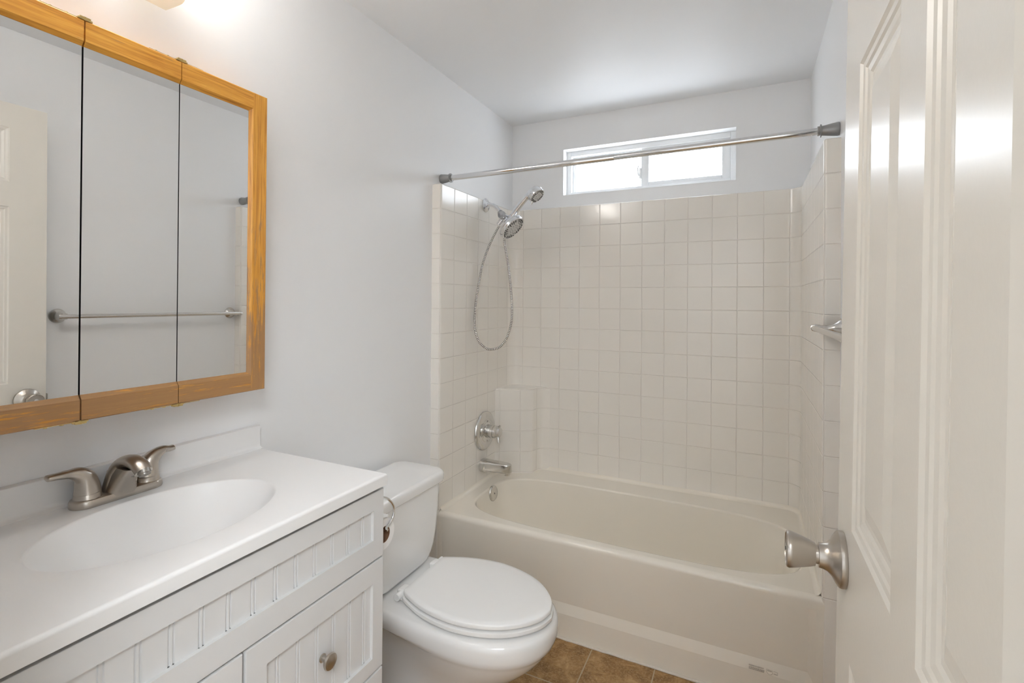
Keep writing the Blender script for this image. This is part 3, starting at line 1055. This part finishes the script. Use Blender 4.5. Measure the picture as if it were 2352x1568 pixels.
def mdoor(y0, y1, left, right, mirx, tilt):
    fw, cv, dp = 0.041, 0.0085, 0.007
    mb = MB()
    xb, xf = 0.0885, MX
    l, r = (1 if left else 0), (1 if right else 0)

    def rect(x, off):
        return [(x, y0+off*l, MZ0+off), (x, y1-off*r, MZ0+off), (x, y1-off*r, MZ1-off), (x, y0+off*l, MZ1-off)]
    bk, fr, i1 = rect(xb, 0), rect(xf-0.002, 0), rect(xf, fw)
    fo = rect(xf, 0.002)
    i1b = rect(xf-0.003, fw+0.003)
    i2 = rect(xf-dp, fw+cv)
    i3 = rect(xf-dp-0.004, fw+cv)
    for k in range(4):
        k2 = (k+1) % 4
        horiz = k in (0, 2)
        mi = 0 if horiz else 1
        if (k == 1 and not right) or (k == 3 and not left):
            yy = y1 if k == 1 else y0
            for zz, sg in ((MZ0, 1), (MZ1, -1)):
                mb.add([(xb, yy, zz), (xf-0.002, yy, zz), (xf, yy, zz+sg*0.002), (xf, yy, zz+sg*fw), (xf-0.003, yy, zz+sg*(fw+0.003)),
                        (xf-dp, yy, zz+sg*(fw+cv)), (xb, yy, zz+sg*(fw+cv))], [list(range(7))], 0)
            continue
        for A, B in ((bk, fr), (fr, fo), (i1, i1b), (i1b, i2), (i2, i3)):
            mb.quad(A[k], A[k2], B[k2], B[k], mi)
    # flat faces: stiles run full height, rails butt between them
    ya, yb = y0+0.002*l, y1-0.002*r
    za, zb = MZ0+0.002, MZ1-0.002
    if right:
        mb.quad((xf, y1-fw, za), (xf, yb, za), (xf, yb, zb), (xf, y1-fw, zb), 1)
        yb = y1-fw
    if left:
        mb.quad((xf, ya, za), (xf, y0+fw, za), (xf, y0+fw, zb), (xf, ya, zb), 1)
        ya = y0+fw
    mb.quad((xf, ya, za), (xf, yb, za), (xf, yb, MZ0+fw), (xf, ya, MZ0+fw), 0)
    mb.quad((xf, ya, MZ1-fw), (xf, yb, MZ1-fw), (xf, yb, zb), (xf, ya, zb), 0)
    mb.quad(bk[0], bk[1], bk[2], bk[3], 2)  # back coloured black so the gaps between doors look shaded
    d = build('mirror_door', mb, [M_oak_y, M_oak_z, M_black], mc, angle=25)
    my0, my1 = y0+(fw+cv)*l-0.002*l+0.0002*(1-l), y1-(fw+cv)*r+0.002*r-0.0002*(1-r)
    z0, z1 = MZ0+fw+cv-0.003, MZ1-fw-cv+0.003
    xm = xf-dp-0.0005
    ta, tz = tilt
    fa = [(xm-ta*(y-(y0+y1)/2)-tz*(z-1.45), y, z) for y, z in ((my0, z0), (my1, z0), (my1, z1), (my0, z1))]
    mb = MB()
    ba = [(x-0.005, y, z) for x, y, z in fa]
    mb.loft([fa, ba], True, True, mi=1)
    mb.m[-2] = 0
    build('mirror', mb, [M_mirror, M_black], d, smooth=False)  # black edges add to the painted gap shade
    return d


g1, g2 = 0.4965, 0.6765
doors = [mdoor(MY0, g1-0.0013, True, False, 0, (-0.0018, 0.0)), mdoor(g1+0.0013, g2-0.0009, False, False, 0, (0.0, 0.0)),
         mdoor(g2+0.0009, MY1, False, True, 0, (0.0, 0.0))]
for g in (g1, g2):
    for top in (True, False):
        z = MZ1 if top else MZ0
        s = 1 if top else -1
        mb = MB()
        zz = sorted((z-s*0.0005, z+s*0.0022))
        mb.box(0.093, MX+0.001, g-0.012, g-0.0006, *zz).box(0.093, MX+0.001, g+0.0006, g+0.012, *zz)
        zz2 = sorted((z+s*0.0020, z+s*0.0052))
        mb.box(0.097, MX+0.0015, g-0.009, g-0.0006, *zz2).box(0.097, MX+0.0015, g+0.0006, g+0.009, *zz2)
        mb.lathe([(0.0, 0.0), (0.0028, 0.0), (0.0028, 0.007), (0.0, 0.007)], (MX-0.002, g, z-s*0.001), (0, 0, s), 14)
        # long stay strip lying along the edge
        zz3 = sorted((z-s*0.0004, z+s*0.0016))
        mb.box(0.094, MX-0.003, g-0.066, g-0.012, *zz3)
        mb.box(0.094, MX-0.003, g+0.012, g+0.050 if g == g2 else g+0.014, *zz3)
        for yy in (g-0.05, g-0.026):
            mb.lathe([(0.0, 0.0), (0.0036, 0.0), (0.003, 0.0025), (0.0, 0.003)], (MX-0.008, yy, z+s*0.0012), (0, 0, s), 12)
        build('hinge', mb, M_brass, mc, smooth=False, doubles=0)

# ------------------------------------------------------------------ vanity light
vl = thing('vanity_light', 'wall light with frosted glass shades above the oak medicine cabinet', 'wall light', (0.0, 0.51, 1.97))
build('backplate', MB().lathe([(0.0, 0.0), (0.056, 0.0), (0.058, 0.003), (0.052, 0.008), (0.030, 0.014), (0.0, 0.016)], (0.0, 0.49, 1.982), (1, 0, 0), 36), M_brass, vl)
for yc in (0.649, 0.371):
    sgn = 1 if yc > 0.51 else -1
    build('arm', MB().tube(cat([(0.018, 0.51, 1.968), (0.045, 0.51+sgn*0.03, 1.985), (0.060, yc-sgn*0.05, 2.055), (0.070, yc, 2.095)], 6), 0.006, 12), M_brass, vl)
    # trough-shaped shade: flat back, bottom curving up at the front
    prof = [(0.020, 2.215), (0.020, 1.985), (0.060, 1.984), (0.084, 1.985), (0.095, 1.993), (0.102, 2.012), (0.108, 2.060), (0.125, 2.215)]
    prof = [prof[0]]+cat(prof[1:], 4)
    hw = 0.042
    outer_r = [(x, z) for x, z in prof]
    mb = MB()
    rr_ = [[(x, yc+yy, z) for x, z in outer_r] for yy in (-hw, hw)]
    mb.loft(rr_, False, False, closed=False)
    for yy in (-hw, hw):
        mb.add([(x, yc+yy, z) for x, z in outer_r], [list(range(len(outer_r)))])
    shd = build('shade', mb, M_shade, vl, angle=50)
    build('socket_shield', MB().lathe([(0.0, 0.0), (0.016, 0.0), (0.020, 0.018), (0.036, 0.030), (0.036, 0.034), (0.0, 0.030)], (0.070, yc, 2.095), (0, 0, 1), 24), M_brass, vl)  # unseen cup, widened to block bulb light from shade bottom and wall
    lamp('vanity_bulb', 'POINT', (0.072, yc, 2.178), BULB_W, BULB_C, shadow_soft_size=0.028)

# ------------------------------------------------------------------ vanity cabinet
VY0, VY1 = 0.200, 0.9515
XC = 0.465
vc = thing('vanity_cabinet', 'white bathroom vanity cabinet with beadboard fronts under the sink top', 'cabinet', (0.22, 0.575, 0))
mb = MB()
mb.box(0.003, XC-0.021, VY0+0.001, VY0+0.017, 0.0, 0.856).box(0.003, XC-0.021, VY1-0.019, VY1-0.003, 0.0, 0.856)
mb.box(0.003, XC-0.021, VY0+0.017, VY1-0.019, 0.09, 0.106).box(0.003, 0.010, VY0+0.017, VY1-0.019, 0.106, 0.856)
mb.box(XC-0.040, XC-0.021, VY0+0.017, VY1-0.019, 0.655, 0.856).box(XC-0.040, XC-0.021, 0.565, 0.603, 0.106, 0.655)
mb.box(XC-0.090, XC-0.075, VY0+0.017, VY1-0.019, 0.0, 0.09)
build('carcass', mb, [M_white], vc, smooth=False, doubles=0)


def front(name, y0, y1, z0, z1, sl, sr, rt, rb, first=None, parent=vc):
    """Shaker front: frame with eased edges and a grooved beadboard panel."""
    x0, xf, xp = XC-0.020, XC, XC-0.008
    e = 0.0022
    mb = MB()

    def rect(x, a, b, c, d):
        return [(x, y0+a, z0+c), (x, y1-b, z0+c), (x, y1-b, z1-d), (x, y0+a, z1-d)]
    rings = [rect(x0, 0, 0, 0, 0), rect(xf-e, 0, 0, 0, 0), rect(xf-e*0.3, e*0.3, e*0.3, e*0.3, e*0.3), rect(xf, e, e, e, e)]
    mb.loft(rings, True, False)
    inn = rect(xf, sl, sr, rb, rt)
    inp = rect(xp, sl, sr, rb, rt)
    mb.loft([rings[-1], inn], False, False)
    mb.loft([inn, inp], False, False)
    ya, yb, za, zb = y0+sl, y1-sr, z0+rb, z1-rt
    # groove profile across the panel
    g = 0.0468
    k0 = first if first is not None else ya+0.02
    prof = [(ya, 0)]
    n = int((ya-k0)/g)-1
    c = k0+n*g
    while c < yb:
        for dy in (-0.0035, 0.0035):
            p = c+dy
            if ya+0.003 < p < yb-0.003:
                prof += [(p-0.0017, 0), (p-0.0006, 0.0028), (p+0.0006, 0.0028), (p+0.0017, 0)]
        c += g
    prof.append((yb, 0))
    mb.loft([[(xp-d, y, za) for y, d in prof], [(xp-d, y, zb) for y, d in prof]], False, False, closed=False)
    return build(name, mb, M_white, parent, angle=25, wn=True)


front('false_drawer_front', VY0+0.004, VY1, 0.6845, 0.8475, 0.036, 0.036, 0.0435, 0.049, 0.8864)
dr1 = front('drawer', 0.5865, VY1, 0.4180, 0.6800, 0.043, 0.036, 0.049, 0.036, 0.8930)
dr2 = front('drawer', 0.5865, VY1, 0.1500, 0.4130, 0.043, 0.036, 0.049, 0.036, 0.8930)
dl = front('door', VY0+0.004, 0.5810, 0.1500, 0.6800, 0.043, 0.043, 0.049, 0.049, 0.5200)


def knob(parent, y, z, label=None):
    o = build('knob', MB().lathe([(0.0, 0.0), (0.0085, 0.0), (0.0088, 0.002), (0.0060, 0.004), (0.0055, 0.012), (0.0085, 0.016), (0.0150, 0.0185), (0.0172, 0.022), (0.0158, 0.026),
                                  (0.009, 0.0285), (0.0, 0.0292)], (XC-0.008, y, z), (1, 0, 0), 30), M_nickel, parent)
    o['label'] = 'brushed nickel round knob'
    return o


knob(dr1, 0.769, 0.549)
knob(dr2, 0.769, 0.282)
knob(dl, 0.555, 0.60)

# ------------------------------------------------------------------ sink top with moulded basin
CZ, CX1, CY0, CY1 = 0.885, 0.474, 0.195, 0.953
vt = thing('sink_top', 'glossy white sink top with oval moulded basin and low backsplash', 'sink', (0.24, 0.575, 0.857))


def sinktop():
    mb = MB()
    N = 96
    ex, ey, a, b = 0.255, 0.575, 0.145, 0.206
    bs = 0.020

    def ell(f, z):
        return [(ex+a*f*math.cos(2*PI*k/N), ey+b*f*math.sin(2*PI*k/N), z) for k in range(N)]
    x0, x1, y0, y1 = bs, CX1, CY0, CY1
    rr = 0.007

    def outr(i, z):
        o = []
        X0, X1, Y0, Y1 = x0, x1-i, y0+i, y1-i
        for k in range(N):
            dx, dy = math.cos(2*PI*k/N)*a, math.sin(2*PI*k/N)*b
            t = 1e9
            if dx > 1e-9:
                t = min(t, (X1-ex)/dx)
            if dx < -1e-9:
                t = min(t, (X0-ex)/dx)
            if dy > 1e-9:
                t = min(t, (Y1-ey)/dy)
            if dy < -1e-9:
                t = min(t, (Y0-ey)/dy)
            o.append([ex+dx*t, ey+dy*t, z])
        # snap the nearest samples onto the true corners
        for cxn, cyn in ((X0, Y0), (X0, Y1), (X1, Y0), (X1, Y1)):
            j = min(range(N), key=lambda q: (o[q][0]-cxn)**2+(o[q][1]-cyn)**2)
            o[j] = [cxn, cyn, z]
        return [tuple(p) for p in o]
    rings = [outr(0.0, CZ-0.028), outr(0.0, CZ-rr), outr(rr*0.12, CZ-rr*0.6), outr(rr*0.4, CZ-rr*0.25), outr(rr, CZ)]
    rings += [ell(1.022, CZ), ell(1.010, CZ-0.0004), ell(1.0, CZ-0.0016), ell(0.992, CZ-0.0036)]
    for f in (0.98, 0.96, 0.93, 0.89, 0.84, 0.77, 0.69, 0.60, 0.50, 0.39, 0.28, 0.18, 0.10):
        rings.append(ell(f, CZ-0.0036-0.128*(1-(f/0.992)**2.3)))
    mb.loft(rings, False, True)
    # backsplash with coved foot
    prof = [(0.0, CZ-0.028), (0.0, CZ+0.062), (0.002, CZ+0.0635), (0.0165, CZ+0.0635), (0.0185, CZ+0.062), (0.019, CZ+0.059), (0.0195, CZ+0.012), (0.021, CZ+0.006),
            (0.025, CZ+0.002), (0.031, CZ+0.0004), (0.031, CZ-0.0004), (0.021, CZ-0.028)]
    mb.loft([[(x, y, z) for x, z in prof] for y in (CY0, CY1-0.0005)])
    build('basin', mb, M_counter, vt, angle=40, wn=True)
    build('drain', MB().lathe([(0.0, 0.0), (0.021, 0.0), (0.022, 0.002), (0.018, 0.004), (0.0, 0.0035)], (ex, ey, CZ-0.1322), (0, 0, 1), 24), M_nickel, vt)


sinktop()

# ------------------------------------------------------------------ faucet
fa = thing('faucet', 'brushed nickel two-handle faucet on the back of the sink top', 'faucet', (0.056, 0.586, CZ))
mb = MB()


def oval(hw, hd, z, n=48, cx=0.056, cy_=0.586):
    o = []
    st = hw-hd
    for k in range(n):
        t = 2*PI*k/n
        c, s_ = math.cos(t), math.sin(t)
        o.append((cx+hd*c, cy_+(st if s_ >= 0 else -st)+hd*s_, z))
    return o


mb.loft([oval(0.0835, 0.0275, CZ), oval(0.0845, 0.0285, CZ+0.003), oval(0.0835, 0.0278, CZ+0.011), oval(0.0815, 0.0262, CZ+0.0148), oval(0.078, 0.023, CZ+0.0165)])
build('base', mb, M_nickel, fa)
for yy, s in ((0.532, -1), (0.642, 1)):
    o_ = (0.056, yy, CZ+0.008)
    build('handle_collar', MB().lathe([(0.0, 0.0), (0.0252, 0.0), (0.0252, 0.006), (0.0230, 0.010), (0.0225, 0.0165), (0.0212, 0.018), (0.0, 0.018)], o_, (0, 0, 1), 32), M_nickel, fa)
    mb = MB()
    # cone that sweeps over into the lever
    path = cat([(0.056, yy, CZ+0.0265), (0.056, yy+s*0.001, CZ+0.040), (0.056, yy+s*0.005, CZ+0.056), (0.056, yy+s*0.016, CZ+0.067), (0.057, yy+s*0.031, CZ+0.0715+(0.003 if s > 0 else 0)),
                (0.058, yy+s*(0.044 if s > 0 else 0.050), CZ+0.0735), (0.059, yy+s*(0.055 if s > 0 else 0.068), CZ+0.0745)], 5)
    n_ = len(path)
    key = [(0, 0.0225, 0.0225), (0.17, 0.0205, 0.0205), (0.34, 0.0178, 0.0175), (0.5, 0.0150, 0.0140), (0.67, 0.0112, 0.0088), (0.84, 0.0105, 0.0066), (0.97, 0.0098, 0.0058), (1.0, 0.006, 0.003)]

    def itp(t, j):
        for p, q in zip(key, key[1:]):
            if t <= q[0]:
                return p[j]+(q[j]-p[j])*(t-p[0])/(q[0]-p[0])
        return key[-1][j]
    ra = [itp(i/(n_-1), 1) for i in range(n_)]
    rb_ = [itp(i/(n_-1), 2) for i in range(n_)]
    mb.tube(path, ra, 22, side=(1, 0, 0), rb=rb_)
    build('handle', mb, M_nickel, fa, angle=60)
mb = MB()
path = cat([(0.056, 0.586, CZ+0.006), (0.056, 0.586, CZ+0.030), (0.062, 0.586, CZ+0.056), (0.080, 0.586, CZ+0.074), (0.108, 0.586, CZ+0.0805), (0.134, 0.586, CZ+0.0755), (0.150, 0.586, CZ+0.0645)], 6)
n_ = len(path)
key = [(0, 0.031, 0.026), (0.17, 0.026, 0.0215), (0.34, 0.0215, 0.0165), (0.5, 0.0190, 0.0135), (0.67, 0.0180, 0.0125), (0.84, 0.0170, 0.0125), (1.0, 0.0160, 0.0120)]
mb.tube(path, [itp(i/(n_-1), 1) for i in range(n_)], 28, side=(0, 1, 0), rb=[itp(i/(n_-1), 2) for i in range(n_)])
# solid pedestal filling the arch, leaning forward
rg = []
for z, xc, hx, hy in ((0.008, 0.059, 0.0265, 0.0285), (0.014, 0.060, 0.0260, 0.0275), (0.026, 0.064, 0.0262, 0.0245), (0.040, 0.072, 0.0270, 0.0210), (0.054, 0.083, 0.0285, 0.0180), (0.066, 0.096, 0.0270, 0.0162)):
    ring = []
    for k in range(32):
        t = 2*PI*k/32
        c_, s_ = math.cos(t), math.sin(t)
        ring.append((xc+hx*math.copysign(abs(c_)**0.6, c_), 0.586+hy*math.copysign(abs(s_)**0.6, s_), CZ+z))
    rg.append(ring)
mb.loft(rg)
build('spout', mb, M_nickel, fa, angle=50)
build('aerator', MB().lathe([(0.0, 0.0), (0.0118, 0.0), (0.0118, 0.008), (0.0105, 0.0085), (0.0105, 0.012), (0.0, 0.012)], (0.1475, 0.586, CZ+0.069), (0.5, 0, -0.85), 20), M_steel, fa)
mb = MB().tube([(0.026, 0.586, CZ+0.002), (0.026, 0.586, CZ+0.044)], 0.0024, 10)
mb.lathe([(0.0, 0.0), (0.004, 0.0), (0.0068, 0.007), (0.0062, 0.010), (0.0, 0.0105)], (0.026, 0.586, CZ+0.040), (0, 0, 1), 16)
build('lift_rod', mb, M_nickel, fa)

# ------------------------------------------------------------------ toilet paper and its holder on the vanity side
hd = thing('paper_holder', 'curved chrome paper holder on the side of the white vanity', 'paper holder', (0.43, VY1, 0.76))
mb = MB()
mb.tube(cat([(0.434, VY1-0.002, 0.812), (0.434, 0.985, 0.806), (0.434, 1.011, 0.789), (0.434, 1.027, 0.765), (0.434, 1.025, 0.743), (0.434, 1.010, 0.729), (0.432, 0.997, 0.722)], 6), 0.0034, 12)
build('wire_arm', mb, M_chrome, hd)
build('spindle', MB().tube([(0.440, 0.997, 0.7205), (0.318, 0.997, 0.7205)], 0.0034, 12), M_chrome, hd)
build('mount', MB().rbox(0.420, 0.446, VY1-0.004, VY1+0.004, 0.795, 0.828, 0.002, 2), M_chrome, hd)
tp = thing('toilet_paper_roll', 'white toilet paper roll with brown core on the vanity side', 'toilet paper', (0.38, 0.997, 0.707))
build('paper', MB().lathe([(0.0205, 0.0), (0.0385, 0.0), (0.040, 0.002), (0.040, 0.098), (0.0385, 0.100), (0.0205, 0.100), (0.0205, 0.0)], (0.330, 0.9965, 0.7070), (1, 0, 0), 36, cap0=False, cap1=False), M_paper, tp)
build('core', MB().lathe([(0.0205, 0.0), (0.0205, 0.1004), (0.0190, 0.1004), (0.0190, 0.0), (0.0205, 0.0)], (0.330, 0.9965, 0.7070), (1, 0, 0), 32, cap0=False, cap1=False), M_card, tp)
mb = MB()
tv = []
for i in range(9):
    y = 0.985+i*0.0028
    tv.append((0.431, y, 0.7475-0.0002*i*i+random.uniform(-.001, .001)))
mb.tube([(0.331, 1.000, 0.7478), (0.380, 1.003, 0.7492), (0.428, 1.002, 0.7505), (0.434, 1.004, 0.752)], [0.010, 0.011, 0.012, 0.006], 10, rb=[0.0012, 0.0018, 0.0030, 0.002], side=(0, 1, 0))
build('loose_end', mb, M_paper, tp)

# ------------------------------------------------------------------ toilet
TY = 1.332
to = thing('toilet', 'white two-piece toilet with closed lid between vanity and bathtub', 'toilet', (0.40, TY, 0))


def egg(z, xf, xb, w, wr, xm=0.52, nf=2.2, n=32):
    """Outline: rounded nose to +x, straight-ish flanks, blunt back of half width wr."""
    half = []
    for k in range(n+1):          # nose to widest point
        t = PI/2*k/n
        half.append((xm+(xf-xm)*math.cos(t)**(2/nf), w*math.sin(t)**(2/nf)))
    m = 10
    for k in range(1, m+1):       # flank back to the rear corner
        t = k/m
        s_ = 3*t*t-2*t*t*t
        half.append((xm+(xb+0.03-xm)*t, w+(wr-w)*s_))
    for k in range(1, 5):         # rear corner
        t = PI/2*k/4
        half.append((xb+0.03-0.03*math.sin(t), wr-0.03+0.03*math.cos(t)))
    half.append((xb, 0.0))
    return [(x, TY+y, z) for x, y in half]+[(x, TY-y, z) for x, y in half[-2:0:-1]]


mb = MB()
L0 = [(0.000, 0.570, 0.16, 0.118, 0.105, 0.40), (0.018, 0.572, 0.16, 0.119, 0.105, 0.40), (0.035, 0.560, 0.165, 0.108, 0.098, 0.40), (0.090, 0.545, 0.17, 0.098, 0.090, 0.42), (0.150, 0.580, 0.17, 0.104, 0.090, 0.44),
      (0.195, 0.640, 0.17, 0.122, 0.092, 0.47), (0.235, 0.694, 0.165, 0.142, 0.095, 0.49), (0.270, 0.730, 0.16, 0.159, 0.100, 0.50), (0.297, 0.750, 0.155, 0.170, 0.108, 0.51), (0.308, 0.756, 0.15, 0.1745, 0.122, 0.51),
      (0.316, 0.764, 0.14, 0.1800, 0.150, 0.51), (0.330, 0.768, 0.13, 0.1825, 0.166, 0.51), (0.355, 0.768, 0.125, 0.1825, 0.168, 0.51), (0.367, 0.765, 0.127, 0.1805, 0.166, 0.51),
      (0.374, 0.757, 0.132, 0.1745, 0.160, 0.51), (0.376, 0.745, 0.14, 0.165, 0.150, 0.51)]
mb.loft([egg(z, xf, xb, w, wr, xm) for z, xf, xb, w, wr, xm in L0])
build('bowl', mb, M_porcelain, to, angle=60)
mb = MB()
hp_ = [(0.757, 0.0), (0.748, 0.036), (0.729, 0.068), (0.695, 0.103), (0.650, 0.132), (0.590, 0.154), (0.525, 0.1645), (0.460, 0.161), (0.405, 0.149), (0.355, 0.130), (0.322, 0.114), (0.313, 0.104)]
half = cat(hp_, 4)


def lidring(f, z, dx=0.0, back=0.0):
    pts = [(0.53+(x-0.53)*f+dx, y*f) for x, y in half]
    return [(x, TY+y, z) for x, y in pts]+[(x, TY-y, z) for x, y in pts[:0:-1]]


# seat ring
mb.loft([lidring(0.80, 0.3765), lidring(0.81, 0.3825), lidring(0.99, 0.3830), lidring(1.006, 0.3842), lidring(1.015, 0.389), lidring(1.010, 0.3955), lidring(0.985, 0.3975)])
build('seat', mb, M_seat, to, angle=50)
mb = MB()
mb.loft([lidring(0.80, 0.3975), lidring(0.81, 0.4028), lidring(0.985, 0.4040), lidring(0.997, 0.4052), lidring(1.0, 0.408), lidring(0.996, 0.414), lidring(0.984, 0.4185), lidring(0.90, 0.4205), lidring(0.5, 0.422)])
build('lid', mb, M_seat, to, angle=60, wn=True)
for s in (-1, 1):
    mb = MB()
    mb.rbox(0.286, 0.318, TY+s*0.085-0.020, TY+s*0.085+0.020, 0.3765, 0.4115, 0.007, 3)
    mb.tube([(0.302, TY+s*0.098, 0.398), (0.302, TY+s*0.125, 0.398)], 0.0105, 14)
    build('hinge', mb, M_seat, to)
    build('bumper', MB().rbox(0.672, 0.694, TY+s*0.088-0.007, TY+s*0.088+0.007, 0.3965, 0.4035, 0.002, 2), M_seat, to)


def rrect(x0, x1, hw, z, r, n=6):
    o = []
    for cxs, cys, a0 in ((1, 1, 0), (-1, 1, 90), (-1, -1, 180), (1, -1, 270)):
        for k in range(n+1):
            t = math.radians(a0+k*90/n)
            cxx = (x1-r) if cxs > 0 else (x0+r)
            cyy = TY+cys*(hw-r)
            o.append((cxx+r*math.cos(t), cyy+r*math.sin(t), z))
    return o


mb = MB()
mb.loft([rrect(0.075, 0.236, 0.105, 0.3805, 0.030), rrect(0.066, 0.243, 0.128, 0.384, 0.034), rrect(0.058, 0.246, 0.148, 0.393, 0.038), rrect(0.052, 0.2475, 0.166, 0.410, 0.040), rrect(0.048, 0.248, 0.180, 0.435, 0.040),
         rrect(0.045, 0.248, 0.193, 0.480, 0.040), rrect(0.043, 0.247, 0.203, 0.540, 0.040), rrect(0.041, 0.246, 0.211, 0.600, 0.040), rrect(0.040, 0.245, 0.216, 0.642, 0.040)])
build('tank', mb, M_porcelain, to, angle=60, wn=True)
mb = MB()
mb.loft([rrect(0.036, 0.249, 0.222, 0.6395, 0.040), rrect(0.031, 0.255, 0.2285, 0.6415, 0.044), rrect(0.029, 0.257, 0.2305, 0.646, 0.045), rrect(0.028, 0.258, 0.2320, 0.662, 0.046), rrect(0.029, 0.257, 0.2310, 0.671, 0.046),
         rrect(0.033, 0.253, 0.2270, 0.677, 0.044), rrect(0.040, 0.246, 0.2200, 0.6802, 0.040), rrect(0.10, 0.19, 0.16, 0.6815, 0.03)])
build('tank_lid', mb, M_porcelain, to, angle=60, wn=True)
mb = MB().lathe([(0.0, 0.0), (0.014, 0.0), (0.014, 0.006), (0.0, 0.008)], (0.180, TY+0.213, 0.618), (0, 1, 0), 18)
mb.tube([(0.180, TY+0.222, 0.618), (0.200, TY+0.234, 0.628), (0.218, TY+0.240, 0.640), (0.224, TY+0.241, 0.648)], [0.006, 0.0065, 0.007, 0.005], 12)
build('flush_lever', mb, M_chrome, to)
for s in (-1, 1):
    build('bolt_cap', MB().lathe([(0.0, 0.0), (0.013, 0.0), (0.0125, 0.010), (0.008, 0.016), (0.0, 0.018)], (0.33, TY+s*0.098, 0.022), (0, 0, 1), 18), M_seat, to)
